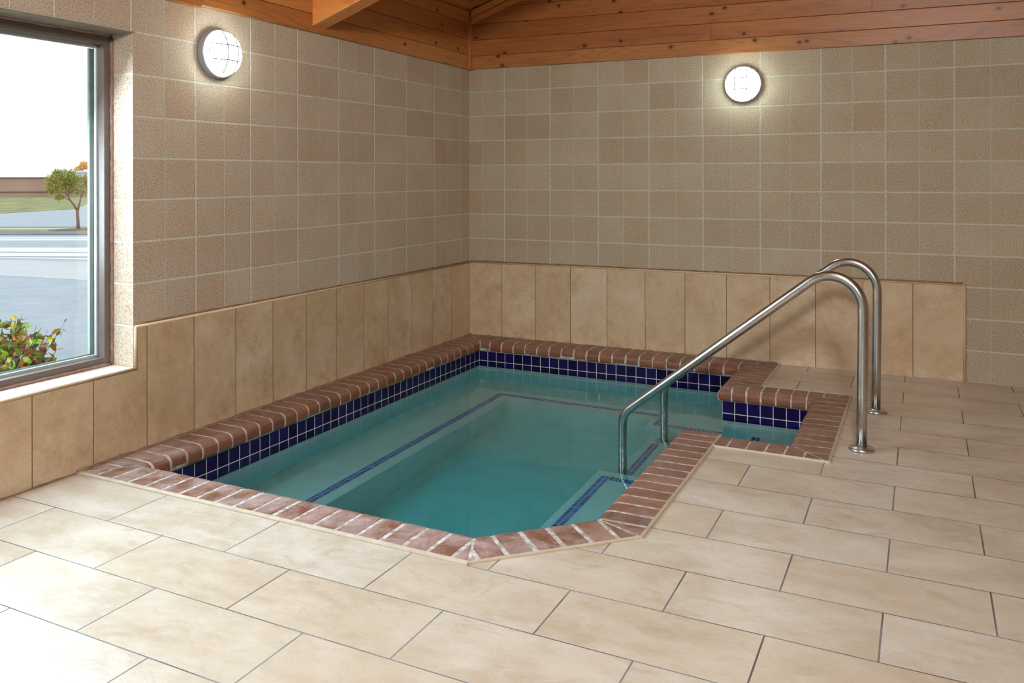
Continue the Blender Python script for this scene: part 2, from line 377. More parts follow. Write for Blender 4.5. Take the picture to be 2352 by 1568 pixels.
# ------------------------------------------------------------------ pool outline
N = [(.225, -.225), (.225, -3.49), (1.921, -3.49), (2.262, -3.149), (2.262, -1.86), (2.808, -1.86), (2.808, -.90), (2.252, -.90), (2.252, -.225)]
O = [(.0, .0), (.0, -3.705), (2.01, -3.705), (2.475, -3.24), (2.475, -2.06), (3.008, -2.06), (3.008, -.74), (2.495, -.74), (2.495, .0)]
T = [(.2, -.2), (.2, -3.515), (1.931, -3.515), (2.287, -3.159), (2.287, -1.885), (2.833, -1.885), (2.833, -.872), (2.278, -.872), (2.278, -.2)]
WZ = -0.19
RX, RY, RZ = 7.0, -9.2, 2.22        # room extents, block wall top

# ------------------------------------------------------------------ floor with the opening for the tub
bm = bmesh.new()
outer = [(0, -3.705), (0, RY), (RX, RY), (RX, 0), (2.495, 0)] + [(2.495, -.74), (3.008, -.74), (3.008, -2.06), (2.475, -2.06), (2.475, -3.24), (2.01, -3.705)]
vs = [bm.verts.new((x, y, 0)) for x, y in outer]
es = [bm.edges.new((vs[i], vs[(i+1) % len(vs)])) for i in range(len(vs))]
bmesh.ops.triangle_fill(bm, edges=es, use_beauty=True)
lo = bmesh.ops.extrude_face_region(bm, geom=list(bm.faces))
for v in [g for g in lo['geom'] if isinstance(g, bmesh.types.BMVert)]: v.co.z = -0.12
fl = obj('floor', bm, MAT['floor']); struct(fl, 'beige rectangular tiled deck laid in running bond')

# ------------------------------------------------------------------ walls
WY0, WY1, WZ0, WZ1 = -3.397, -5.43, 0.408, 2.031     # window opening in the left wall
WT = 0.26
bm = bmesh.new()
box(bm, -WT, 0, WY0, 0.2, -0.15, 2.8)
box(bm, -WT, 0, WY1, WY0, -0.15, WZ0)
box(bm, -WT, 0, WY1, WY0, WZ1, 2.8)
box(bm, -WT, 0, RY-0.2, WY1, -0.15, 2.8)
struct(obj('wall_left', bm, MAT['block_l']), 'speckled concrete block wall around the window')
bm = bmesh.new(); box(bm, 0, RX, 0, 0.2, -0.15, 4.2); struct(obj('wall_back', bm, MAT['block_b']), 'speckled concrete block end wall behind the tub')
bm = bmesh.new(); box(bm, RX, RX+0.2, RY-0.2, 0.2, -0.15, 2.9); struct(obj('wall_right', bm, MAT['plain']))
bm = bmesh.new(); box(bm, 0, RX, RY-0.2, RY, -0.15, 4.2); struct(obj('wall_front', bm, MAT['plain']))

# ------------------------------------------------------------------ ceiling: two slopes meeting at a ridge
SL = 0.345
bm = bmesh.new()
for sgn in (0, 1):
    nb = 28
    for i in range(nb):
        a, b = i*3.5/nb, (i+1)*3.5/nb-0.004
        xs = (a, b) if sgn == 0 else (RX-b, RX-a)
        z0, z1 = (2.70+SL*a, 2.70+SL*b) if sgn == 0 else (2.70+SL*b, 2.70+SL*a)
        hull8(bm, [(xs[0], RY-0.1, z0), (xs[1], RY-0.1, z1), (xs[1], 0.1, z1), (xs[0], 0.1, z0)],
                  [(xs[0], RY-0.1, z0+0.04), (xs[1], RY-0.1, z1+0.04), (xs[1], 0.1, z1+0.04), (xs[0], 0.1, z0+0.04)])
hull8(bm, [(-0.3, RY-0.2, 2.66), (3.5, RY-0.2, 2.745+SL*3.5), (3.5, 0.2, 2.745+SL*3.5), (-0.3, 0.2, 2.66)], [(-0.3, RY-0.2, 2.8), (3.5, RY-0.2, 2.9+SL*3.5), (3.5, 0.2, 2.9+SL*3.5), (-0.3, 0.2, 2.8)])
hull8(bm, [(3.5, RY-0.2, 2.745+SL*3.5), (RX+0.3, RY-0.2, 2.66), (RX+0.3, 0.2, 2.66), (3.5, 0.2, 2.745+SL*3.5)], [(3.5, RY-0.2, 2.9+SL*3.5), (RX+0.3, RY-0.2, 2.8), (RX+0.3, 0.2, 2.8), (3.5, 0.2, 2.9+SL*3.5)])
struct(obj('ceiling', bm, MAT['wood_y']), 'sloping cedar board ceiling')

# cedar boards above the blocks, left wall
def board(bm, axis, a0, a1, z00, z01, z10, z11, t, inset=0.004):
    # z00/z01: bottom/top at a0, z10/z11 at a1
    i = inset
    f = (lambda a, d, z: (d, a, z)) if axis == 'y' else (lambda a, d, z: (a, -d, z))
    back = [f(a0, 0.0, z00), f(a1, 0.0, z10), f(a1, 0.0, z11), f(a0, 0.0, z01)]
    mid = [f(a0, t-i, z00), f(a1, t-i, z10), f(a1, t-i, z11), f(a0, t-i, z01)]
    frt = [f(a0, t, z00+i*.4), f(a1, t, z10+i*.4), f(a1, t, z11-i), f(a0, t, z01-i)]
    V = [[bm.verts.new(p) for p in r] for r in (back, mid, frt)]
    bm.faces.new(V[0][::-1]); bm.faces.new(V[2])
    for A, B in ((V[0], V[1]), (V[1], V[2])):
        for k in range(4): bm.faces.new((A[k], A[(k+1) % 4], B[(k+1) % 4], B[k]))
tcl = struct(obj('trim_1', bmesh.new(), None), 'cedar board cladding above the window wall')
bm = bmesh.new()
zs = [2.222, 2.342, 2.470, 2.605, 2.70]
ends = [[-0.03, -2.98, -6.2, RY], [-0.03, -4.4, RY], [-0.03, -3.6, -7.1, RY], [-0.03, -5.0, RY]]
for z0, z1, e in zip(zs, zs[1:], ends):
    for a, b in zip(e, e[1:]): board(bm, 'y', a, b+0.002, z0, z1-0.001, z0+0.012*min(1, abs(b)/3) if z0 == 2.222 else z0, z1-0.001, 0.022)
bm.to_mesh(tcl.data); bm.free(); tcl.data.materials.append(MAT['wood_y'])
tcb = struct(obj('trim_2', bmesh.new(), None), 'cedar board gable above the end wall')
bm = bmesh.new()
def bz(k, x):   # board joint heights on the end wall; they fall slightly to the right
    z0 = [2.222, 2.330, 2.463, 2.594][k] if k < 4 else 2.594+0.133*(k-3)
    s = [-0.0046, -0.005, -0.010, -0.012][min(k, 3)]
    return z0+s*x
brk = {0: [0.03, 4.02, RX], 1: [0.03, 2.02, 5.9, RX], 2: [0.03, 3.1, RX], 3: [0.03, 4.6, RX]}
for k in range(14):
    for a, b in zip(brk.get(k, [0.03, 3.3, RX]), brk.get(k, [0.03, 3.3, RX])[1:]):
        board(bm, 'x', a, b-0.002, bz(k, a), bz(k+1, a)-0.001, bz(k, b), bz(k+1, b)-0.001, 0.022)
for side in (1, -1):
    pl = (0, 0, 2.70) if side == 1 else (RX, 0, 2.70)
    bmesh.ops.bisect_plane(bm, geom=list(bm.verts)+list(bm.edges)+list(bm.faces), plane_co=pl, plane_no=(-SL*side, 0, 1), clear_outer=True)
bm.to_mesh(tcb.data); bm.free(); tcb.data.materials.append(MAT['wood_x'])
bm = bmesh.new(); box(bm, 0.0, 0.046, -0.050, 0, 2.217, 2.70); struct(obj('trim_3', bm, MAT['wood_z']), 'upright cedar corner board')
bm = bmesh.new()    # raking boards along the roof line of the gable
hull8(bm, [(0.036, -0.05, 2.650), (3.5, -0.05, 2.650+SL*3.464), (3.5, -0.022, 2.650+SL*3.464), (0.036, -0.022, 2.650)],
          [(0.036, -0.05, 2.700), (3.5, -0.05, 2.700+SL*3.464), (3.5, -0.022, 2.700+SL*3.464), (0.036, -0.022, 2.700)])
hull8(bm, [(0.036, -0.035, 2.595), (3.5, -0.035, 2.595+SL*3.464), (3.5, -0.022, 2.595+SL*3.464), (0.036, -0.022, 2.595)],
          [(0.036, -0.035, 2.640), (3.5, -0.035, 2.640+SL*3.464), (3.5, -0.022, 2.640+SL*3.464), (0.036, -0.022, 2.640)])
struct(obj('trim_4', bm, MAT['wood_lit']), 'raking cedar trim where the gable meets the ceiling')  # lighter tone paints in the light these boards catch
bm = bmesh.new()    # flat top strip of the window wall cladding
box(bm, 0.022, 0.034, RY, -0.03, 2.655, 2.70)
struct(obj('trim_5', bm, MAT['wood_y']), 'cedar strip along the eaves')
# sloping rafter
bt = thing('roof_beam', 'cedar rafter with its lit orange tone painted in, rising from the wall above the round lamp', 'beam', (0.02, -2.005, 2.265))
bm = bmesh.new()
bx = [(0.0, 0.0), (3.46, 3.46*SL)]
hull8(bm, [(0, -.068, 0), (3.46, -.068, 3.46*SL), (3.46, .068, 3.46*SL), (0, .068, 0)], [(0, -.068, .44), (3.46, -.068, .435+3.46*SL), (3.46, .068, .435+3.46*SL), (0, .068, .44)])
bmesh.ops.bevel(bm, geom=list(bm.edges), offset=0.005, segments=2, affect='EDGES', profile=0.5)
obj('beam_timber', bm, MAT['wood_lit'], bt)

# ------------------------------------------------------------------ wainscot tile
def slab(pts, plane, t, z=None):
    bm = bmesh.new()
    f = (lambda a, z, d: (d, a, z)) if plane == 'y' else (lambda a, z, d: (a, -d, z))
    A = [bm.verts.new(f(a, z, 0.0)) for a, z in pts]; B = [bm.verts.new(f(a, z, t)) for a, z in pts]
    bm.faces.new(A[::-1]); bm.faces.new(B); n = len(pts)
    for i in range(n): bm.faces.new((A[i], A[(i+1) % n], B[(i+1) % n], B[i]))
    bmesh.ops.triangulate(bm, faces=[f_ for f_ in bm.faces if len(f_.verts) > 4])
    return bm
TH = 0.600
bm = bmesh.new(); box(bm, 0, 0.012, WY0+.012, -0.012, 0, TH); box(bm, 0, 0.012, WY1-.012, WY0+.012, 0, WZ0-.012); box(bm, 0, 0.012, RY, WY1-.012, 0, TH)
struct(obj('baseboard_left', bm, MAT['wains_l']), 'tall beige stone-look wall tiles under the blocks on the window side')
struct(obj('baseboard_back', slab([(0.0, 0.0), (0.0, TH+.004), (3.633, TH+.016), (3.633, 0)], 'x', 0.012), MAT['wains_b']), 'tall beige stone-look wall tiles behind the handrails')
bm = bmesh.new()
tube(bm, [(0.009, -0.012, TH+.006), (0.009, WY0+.006, TH+.006)], 0.0075, 8)
tube(bm, [(0.009, WY0+.006, TH+.006), (0.009, WY0+.006, WZ0-.006)], 0.0075, 8)
tube(bm, [(0.009, WY0+.012, WZ0-.006), (0.009, WY1-.012, WZ0-.006)], 0.0075, 8)
tube(bm, [(0.009, WY1-.006, WZ0-.006), (0.009, WY1-.006, TH+.006)], 0.0075, 8)
tube(bm, [(0.009, WY1-.006, TH+.006), (0.009, RY, TH+.006)], 0.0075, 8)
struct(obj('trim_6', bm, MAT['trim'], smooth=True), 'rounded beige edging along the window wall tiles and sill')
bm = bmesh.new()
tube(bm, [(0.0, -0.009, TH+.010), (3.643, -0.009, TH+.022)], 0.0075, 8)
tube(bm, [(3.640, -0.009, TH+.026), (3.640, -0.009, 0.0)], 0.0075, 8)
struct(obj('trim_7', bm, MAT['trim'], smooth=True), 'rounded beige edging along the end wall tiles')
def wobble_tube(bm, p0, p1, r, n, amp):
    p0, p1 = Vector(p0), Vector(p1)
    tube(bm, [p0.lerp(p1, i/n)+Vector((random.uniform(-1, 1), random.uniform(-1, 1), random.uniform(-1, 1)))*amp for i in range(n+1)], [r*random.uniform(.75, 1.25) for _ in range(n+1)], 6)
bm = bmesh.new()
wobble_tube(bm, (0.004, -0.02, TH+.017), (0.004, WY0+.02, TH+.017), 0.0045, 90, 0.0012)
wobble_tube(bm, (0.02, -0.004, TH+.022), (3.63, -0.004, TH+.034), 0.005, 110, 0.0014)
struct(obj('trim_8', bm, MAT['bead'], smooth=True), 'uneven brown mortar line on top of the wall tiles')

# ------------------------------------------------------------------ window
FX = -0.15
bm = bmesh.new()
yf = WY0-0.042; zb = 0.455; zt = WZ1-0.062
box(bm, FX-.08, FX, WY0-.042, WY0-.004, WZ0, WZ1)            # right upright
box(bm, FX-.08, FX, WY1, WY0-.042, WZ0, zb-.004)                   # sill rail
box(bm, FX-.08, FX, WY1, WY0-.042, zt+.004, WZ1)             # head rail
box(bm, FX-.08, FX, WY1, WY1+.042, WZ0, WZ1)
win = obj('window_1', bm, MAT['bronze']); struct(win, 'bronze framed window looking out on the street')
bm = bmesh.new()     # glazing beads
def bead(y0, y1, z0, z1): box(bm, FX-.062, FX-.048, y0, y1, z0, z1)
bead(WY0-.050, WY0-.0421, zb, zt); bead(WY1+.042, WY0-.056, zb-.004, zb+.008); bead(WY1+.042, WY0-.056, zt-.010, zt+.004)
obj('glazing_bead', bm, MAT['alu'], win)
bm = bmesh.new(); box(bm, FX-.056, FX-.050, WY1+.03, WY0-.045, zb-.002, zt+.002); obj('window_pane', bm, MAT['glass'], win)
bm = bmesh.new()     # outer stop, seen through the glass
box(bm, FX-.082, FX-.0801, WY1, WY0-.02, WZ0, zb+.012); box(bm, FX-.095, FX-.0801, WY0-.062, WY0-.02, zb+.012, zt-.01)
obj('outer_frame', bm, simple('green_glass_edge', (0.22, 0.29, 0.25), 0.5), win)
bm = bmesh.new()
for a, b, n in (((FX+.006, WY0-.003, WZ0), (FX+.006, WY0-.003, WZ1-.02), 50), ((FX+.004, WY0-.01, WZ0+.006), (FX+.004, -5.5, WZ0+.008), 90), ((FX+.004, WY0-.01, WZ1-.006), (FX+.004, -5.5, WZ1-.006), 60)):
    wobble_tube(bm, a, b, 0.010, n, 0.0008)
obj('sealant', bm, MAT['caulk'], win, True)
bm = bmesh.new(); box(bm, FX+.005, 0.004, WY1, WY0+.012, WZ1-.006, WZ1); obj('lintel_plate', bm, MAT['lintel'], win)
MAT['sill'] = (lambda m: m.bsdf(m.mix(m.mr(m.ma('ABSOLUTE', m.ma('SUBTRACT', m.ma('FRACT', m.ma('DIVIDE', m.sep(m.co())[1], 0.3007)), 0.5)), 0.493, 0.496), m.mix(m.mr(m.noise(m.co(), 8, 4), 0.35, 0.7), srgb(206, 192, 172), srgb(222, 212, 198)), srgb(140, 130, 120)), 0.35))(NM('sill_tile'))
bm = bmesh.new(); box(bm, FX+.01, 0.001, WY1, WY0-.0005, WZ0-.012, WZ0+.0012); obj('window_sill', bm, MAT['sill'], win)

# ------------------------------------------------------------------ hot tub
tub = thing('hot_tub', 'sunken tiled hot tub with terracotta brick edge in the corner of the room', 'hot tub', (1.25, -1.85, 0))
def local(o):       # parts are built in room coordinates; keep them there under the empty
    o.matrix_parent_inverse = tub.matrix_basis.inverted(); return o
PROF = [(0.026, -0.074), (0.010, -0.073), (0.003, -0.064), (0.0, -0.052), (0.0, -0.034), (0.004, -0.018), (0.013, -0.006), (0.026, 0.002), (0.042, 0.005)]
def coping_seg(bm, n0, n1, o0, o1, first, pitch, gap=0.0125, grow=0.0, clip0=True, clip1=True, solid=False, jit=0.0, ext=(0.3, 0.3)):
    n0, n1, o0, o1 = (Vector((*p, 0)) for p in (n0, n1, o0, o1))
    u = (n1-n0).normalized(); L = (n1-n0).length
    v = Vector((-u.y, u.x, 0)); 
    if v.dot(o0-n0) < 0: v = -v
    W = v.dot(o0-n0)
    def solidseg(a, b, dn, jt=0.0):
        pr = [(p+dn, z-dn*0.6) for p, z in PROF] + [(W-0.002, 0.006-dn*0.6), (W-0.002, -0.074)]
        if jt: pr = [(p+jt, z+jt*0.5) for p, z in pr[:-2]] + pr[-2:]
        bvl = 0.003 if not solid else 0.0
        secs = [(a, 0.0025), (a+bvl, 0), (b-bvl, 0), (b, 0.0025)] if bvl else [(a, 0), (b, 0)]
        rings = []
        for s, sh in secs:
            ring = []
            for i, (p, z) in enumerate(pr):
                pp = p+sh if i < len(pr)-2 else p
                zz = z-sh if 4 < i < len(pr)-1 else z
                ring.append(nb.verts.new(n0+u*s+v*pp+Vector((0, 0, zz))))
            rings.append(ring)
        nb.faces.new(rings[0][::-1]); nb.faces.new(rings[-1]); k = len(pr)
        for A, B in zip(rings, rings[1:]):
            for i in range(k): nb.faces.new((A[i], A[(i+1) % k], B[(i+1) % k], B[i]))
    nb = bmesh.new()
    if solid: solidseg(-ext[0], L+ext[1], 0.0022)
    else:
        k = math.floor((-ext[0]-first)/pitch); 
        while first+k*pitch < L+ext[1]:
            a = first+k*pitch+gap/2; b = first+(k+1)*pitch-gap/2
            solidseg(a+random.uniform(-1, 1)*jit, b+random.uniform(-1, 1)*jit, 0.0, random.uniform(-.001, .0018)); k += 1
    cl = 0.0 if solid else gap*0.45
    for on, nn, oo, side in ((clip0, n0, o0, -1), (clip1, n1, o1, 1)):
        d = (oo-nn).normalized(); pn = Vector((-d.y, d.x, 0))
        if pn.dot(u*side) < 0: pn = -pn
        co = nn - pn*cl
        if not on: pn = u*side; co = nn - pn*(cl if side < 0 else 0)
        r = bmesh.ops.bisect_plane(nb, geom=list(nb.verts)+list(nb.edges)+list(nb.faces), plane_co=co, plane_no=pn, clear_outer=True)
        ed = [e for e in r['geom_cut'] if isinstance(e, bmesh.types.BMEdge)]
        if ed: bmesh.ops.holes_fill(nb, edges=ed, sides=0)
    me = bpy.data.meshes.new('t'); nb.to_mesh(me); nb.free(); bm.from_mesh(me); bpy.data.meshes.remove(me)
IO = [(.022, -.022), (.022, -3.705), (2.01, -3.705), (2.475, -3.24), (2.475, -2.06), (3.008, -2.06), (3.008, -.74), (2.495, -.74), (2.495, -.022)]
segs = [  # nose from, to, outer from, to, first joint, pitch, kwargs
    (N[0], N[1], IO[0], IO[1], 3.393-.225-0.1016*35, 0.1010, {}),
    (N[1], N[2], IO[1], IO[2], 1.136-.225-0.1016*9, 0.1011, {}),
    (N[2], N[3], IO[2], IO[3], 0.055, 0.108, {}),
    (N[3], N[4], IO[3], IO[4], 0.0, 0.0945, dict(clip1=False)),
    ((2.477, -1.86), N[5], (2.477, -2.06), IO[5], 0.068, 0.089, dict(clip0=False)),
    (N[5], N[6], IO[5], IO[6], 0.01, 0.1, {}),
    (N[6], N[7], IO[6], IO[7], 0.028, 0.088, {}),
    (N[7], N[8], IO[7], IO[8], 0.01, 0.086, {}),
    (N[8], N[0], IO[8], IO[0], 2.252-1.229-0.1024*10, 0.1024, {}),
]
bmB = bmesh.new(); bmM = bmesh.new()
for a, b, c, d, f0, pt, kw in segs:
    coping_seg(bmB, a, b, c, d, f0, pt, jit=0.0015, gap=0.014 if a in (N[1], N[2]) else (0.0105 if a == N[3] else 0.0085), **kw)
    coping_seg(bmM, a, b, c, d, f0, pt, solid=True, **kw)
local(obj('brick_coping', bmB, MAT['brick'], tub)); local(obj('coping_mortar', bmM, MAT['mortar'], tub))
# thin edging strip between bricks and deck
bm = bmesh.new()
def strip(p, q, w_, z=0.009):
    p, q = Vector((*p, 0)), Vector((*q, 0)); u = (q-p).normalized(); v = Vector((u.y, -u.x, 0))
    p, q = p-u*0.002, q+u*0.002
    hull8(bm, [tuple(p+Vector((0, 0, -.02))), tuple(q+Vector((0, 0, -.02))), tuple(q+v*w_+Vector((0, 0, -.02))), tuple(p+v*w_+Vector((0, 0, -.02)))],
              [tuple(p+Vector((0, 0, z))), tuple(q+Vector((0, 0, z))), tuple(q+v*w_+Vector((0, 0, z*.6))), tuple(p+v*w_+Vector((0, 0, z*.6)))])
for i, w_ in ((1, .017), (2, .006), (3, .011), (4, .003), (5, .012), (6, .010), (7, .012)):
    strip(O[i] if i > 1 else (.016, -3.705), O[i+1] if i < 7 else (2.495, -.013), w_)
strip((2.475, -2.062), (2.475, -1.868), .009)
local(obj('edge_strip', bm, MAT['trim_floor'], tub))
bm = bmesh.new()
wobble_tube(bm, (0.022, -0.02, 0.004), (0.022, -3.72, 0.004), 0.011, 90, 0.002)
wobble_tube(bm, (0.02, -0.022, 0.004), (2.48, -0.022, 0.004), 0.009, 70, 0.002)
wobble_tube(bm, (0.016, -3.72, 0.0), (0.016, -5.4, 0.0), 0.006, 40, 0.0015)
local(obj('wall_sealant', bm, MAT['bead'], tub, True))
# waterline tile with UV cells of 77 mm
me = bpy.data.meshes.new('waterline_tile'); bm = bmesh.new(); uvl = bm.loops.layers.uv.new('UVMap')
starts = {0: 0, 8: 0}
zt0, zt1 = -0.074, -0.236
n = len(T)
for i in range(n):
    a, b = Vector(T[i]), Vector(T[(i+1) % n]); L = (b-a).length
    if i == 8: u0, u1 = L/0.077, 0.0
    else: u0, u1 = 0.0, L/0.077
    if i == 6: u0, u1 = L/0.0768, 0.0
    vs = [bm.verts.new((a.x, a.y, zt1)), bm.verts.new((b.x, b.y, zt1)), bm.verts.new((b.x, b.y, zt0)), bm.verts.new((a.x, a.y, zt0))]
    f = bm.faces.new(vs); V0, V1 = (zt1+0.234)/0.077, (zt0+0.234)/0.077
    V0, V1 = (zt1+0.156)/0.077, (zt0+0.156)/0.077
    for lp, uv in zip(f.loops, ((u0, V0), (u1, V0), (u1, V1), (u0, V1))): lp[uvl].uv = uv
bm.to_mesh(me); bm.free(); local(link('waterline_tile', me, MAT['navy'], tub))
# shell
ZF = -1.02; ZB = -0.59; ZP = -0.74; ZA = -0.41
bm = bmesh.new()
for i in range(n):
    a, b = T[i], T[(i+1) % n]
    bm.faces.new([bm.verts.new((a[0], a[1], ZF)), bm.verts.new((b[0], b[1], ZF)), bm.verts.new((b[0], b[1], zt1)), bm.verts.new((a[0], a[1], zt1))])
bm.faces.new([bm.verts.new((x, y, ZF)) for x, y in T])
local(obj('tub_shell', bm, MAT['plaster'], tub, fix=False))
def rounded(bm, pts, z0, z1):
    prism(bm, pts, z0, z1)
    ed = [e for e in bm.edges if all(abs(v.co.z-z1) < 1e-5 for v in e.verts)]
    bmesh.ops.bevel(bm, geom=ed, offset=0.012, segments=3, affect='EDGES', profile=0.5)
bm = bmesh.new()
rounded(bm, [(.19, -3.525), (.69, -3.525), (.69, -.69), (1.775, -.69), (1.775, -.88), (2.288, -.88), (2.288, -.19), (.19, -.19)], ZF-.01, ZB)
local(obj('bench_seat', bm, MAT['plaster'], tub))
bm = bmesh.new()
rounded(bm, [(1.765, -1.72), (1.765, -3.525), (1.935, -3.525), (2.295, -3.165), (2.295, -1.72)], ZF-.01, ZB)
local(obj('bench_seat', bm, MAT['plaster'], tub))
bm = bmesh.new(); rounded(bm, [(1.82, -.87), (1.82, -1.73), (2.295, -1.73), (2.295, -1.895), (2.84, -1.895), (2.84, -.862), (2.30, -.862), (2.30, -.87)], ZF-.01, ZP); local(obj('entry_step', bm, MAT['plaster'], tub))
bm = bmesh.new(); rounded(bm, [(2.45, -1.895), (2.843, -1.895), (2.843, -.862), (2.45, -.862)], ZP-.01, ZA); local(obj('entry_step', bm, MAT['plaster'], tub))
# mosaic stripes: two rows of small blue tiles
def mosaic(bm, p, q, inward, z, rows=2, pit=0.0265, gp=0.0045, long=0.026):
    p, q = Vector((*p, z)), Vector((*q, z)); u = (q-p).normalized(); L = (q-p).length; v = Vector((*inward, 0)).normalized(); k = int(L/long)
    for i in range(k):
        for r in range(rows):
            a, b = i*L/k, (i+1)*L/k-gp; c, d = r*pit, (r+1)*pit-gp
            P = [p+u*a+v*c, p+u*b+v*c, p+u*b+v*d, p+u*a+v*d]
            hull8(bm, [tuple(x-Vector((0, 0, .003))) for x in P], [tuple(x+Vector((0, 0, .0022))) for x in P])
bm = bmesh.new()
mosaic(bm, (.612, -3.50), (.612, -.615), (-1, 0), ZB); mosaic(bm, (.559, -.612), (1.86, -.612), (0, 1), ZB)
mosaic(bm, (1.86, -.80), (1.86, -.560), (-1, 0), ZB); mosaic(bm, (1.86, -.812), (2.26, -.812), (0, 1), ZB)
local(obj('mosaic_border', bm, MAT['mosaic'], tub))
bm = bmesh.new()
mosaic(bm, (1.812, -3.50), (1.812, -1.795), (1, 0), ZB); mosaic(bm, (1.866, -1.7955), (2.27, -1.7955), (0, -1), ZB)
local(obj('mosaic_border', bm, MAT['mosaic'], tub))
bm = bmesh.new(); mosaic(bm, (1.868, -1.60), (1.868, -1.0), (1, 0), ZP, long=0.025); local(obj('mosaic_border', bm, MAT['mosaic'], tub))
bm = bmesh.new(); mosaic(bm, (2.478, -1.70), (2.478, -.95), (1, 0), ZA, long=0.03); local(obj('mosaic_border', bm, MAT['mosaic'], tub))
# water body
bm = bmesh.new()
cx, cy = 1.3, -1.9
def off(P, d):
    out = []; k = len(P)
    for i in range(k):
        a, b, c = Vector(P[i-1]), Vector(P[i]), Vector(P[(i+1) % k])
        e1, e2 = (b-a).normalized(), (c-b).normalized(); n1, n2 = Vector((e1.y, -e1.x)), Vector((e2.y, -e2.x))
        mm = (n1+n2); mm = mm/(mm.dot(n1)) if mm.length > 1e-6 else n1
        out.append(tuple(b+mm*d))
    return out
prism(bm, off(T, 0.004), ZF-.05, WZ)
wat = obj('tub_water', bm, MAT['water']); tag(wat, 'clear turquoise water filling the sunken brick-edged tub', 'water', kind='stuff')

# ------------------------------------------------------------------ handrails
def rail_profile(zend):
    r = 0.15; c = Vector((0.143, 0.686)); pts = [(0.0, 0.0), (-0.003, 0.3), (-0.007, 0.6)]
    a1 = math.atan2(0.782, 0.623)
    for i in range(25):
        a = PI + (a1-PI)*i/24; pts.append((c.x+r*math.cos(a), c.y+r*math.sin(a)))
    d = Vector((0.782, -0.623)); V0 = Vector((1.243, -0.001)); rb = 0.13; t = rb*math.tan(math.radians(51.5)/2)
    s = V0-d*t; nrm = Vector((-0.623, -0.782)); cc = s+nrm*rb
    for i in range(1, 8): pts.append(tuple(Vector(pts[27]).lerp(s, i/8)))
    b0 = math.atan2(-nrm.y, -nrm.x)
    for i in range(13):
        a = b0 + (0-b0)*i/12; pts.append((cc.x+rb*math.cos(a), cc.y+rb*math.sin(a)))
    pts += [(1.243, -0.19), (1.243, -0.4), (1.243, zend)]
    return pts
def handrail(a, b, label):
    a, b = Vector((*a, 0)), Vector((*b, 0)); u = (b-a).normalized()
    t = thing('pool_handrail', label, 'handrail', tuple(a), 'stainless steel handrails over the tub entry')
    bm = bmesh.new(); tube(bm, [u*s+Vector((0, 0, z)) for s, z in rail_profile(ZP)], 0.0243, 24); obj('rail_tube', bm, MAT['steel'], t, True)
    pf = [(0.0225, 0.020), (0.0262, 0.020), (0.0285, 0.0165), (0.052, 0.0150), (0.0575, 0.012), (0.0590, 0.007), (0.0590, 0.0), (0.0225, 0.0)]
    for off_ in (Vector((0, 0, 0.0)), u*1.243+Vector((0, 0, ZP))):
        bm = bmesh.new(); lathe(bm, pf, Matrix.Translation(off_), 40); obj('base_flange', bm, MAT['steel'], t, True)
    return t
handrail((3.137, -1.788), (1.898, -1.692), 'stainless steel handrail nearer the camera with its foot beside the brick corner')
handrail((3.166, -1.038), (1.917, -.942), 'stainless steel handrail further back, nearer the tiled end wall')

# ------------------------------------------------------------------ bulkhead lamps
def bulkhead(loc, rot, roll, label, vert):
    t = thing('bulkhead_lamp', label, 'lamp', loc, 'round caged wall lamps', rot)
    I = Matrix.Identity(4)
    bm = bmesh.new(); lathe(bm, [(0.0, 0.0), (0.131, 0.0), (0.133, 0.010), (0.131, 0.034), (0.127, 0.042), (0.119, 0.044), (0.117, 0.038)], I, 64); obj('lamp_body', bm, MAT['grey'], t, True)
    bm = bmesh.new(); lathe(bm, [(0.117, 0.034), (0.118, 0.058), (0.116, 0.072), (0.108, 0.088), (0.090, 0.101), (0.060, 0.109), (0.0, 0.113)], I, 64); obj('lamp_glass', bm, MAT['lamp'], t, True)
    R = Matrix.Rotation(roll, 3, 'Z'); bm = bmesh.new()
    tube(bm, [R @ Vector((0.113*math.cos(2*PI*k/48), 0.113*math.sin(2*PI*k/48), 0.074)) for k in range(48)], 0.0032, 6, True)
    dome = lambda x, y: 0.084+0.042*max(0, 1-(x*x+y*y)/0.113**2)
    for d in (-0.040, 0.040):
        h = math.sqrt(0.113**2-d*d)
        tube(bm, [R @ Vector((h*(2*k/16-1), d, dome(h*(2*k/16-1), d))) for k in range(17)], 0.0031, 6)
    for d in vert:
        h = math.sqrt(0.113**2-d*d)
        tube(bm, [R @ Vector((d, h*(2*k/16-1), dome(d, h*(2*k/16-1))+.002)) for k in range(17)], 0.0031, 6)
    for k in range(3):
        a = k*2*PI/3+PI; 
        tube(bm, [R @ Vector((0.112*math.cos(a), 0.112*math.sin(a), 0.074)), R @ Vector((0.122*math.cos(a), 0.122*math.sin(a), 0.068)), R @ Vector((0.127*math.cos(a), 0.127*math.sin(a), 0.056))], 0.0028, 6)
    obj('wire_guard', bm, MAT['wire'], t, True)
    return t
# local +Z points into the room, local +X horizontal
bulkhead((0.0, -2.862, 1.990), Matrix(((0, 0, 1), (1, 0, 0), (0, 1, 0))).to_euler(), 0.0, 'round caged wall lamp near the window, lit bright white', (-0.030, 0.045))
bulkhead((2.252, 0.0, 1.985), Matrix(((1, 0, 0), (0, 0, -1), (0, 1, 0))).to_euler(), 0.0, 'round caged wall lamp on the end wall above the handrails, lit white', (-0.040, 0.040))

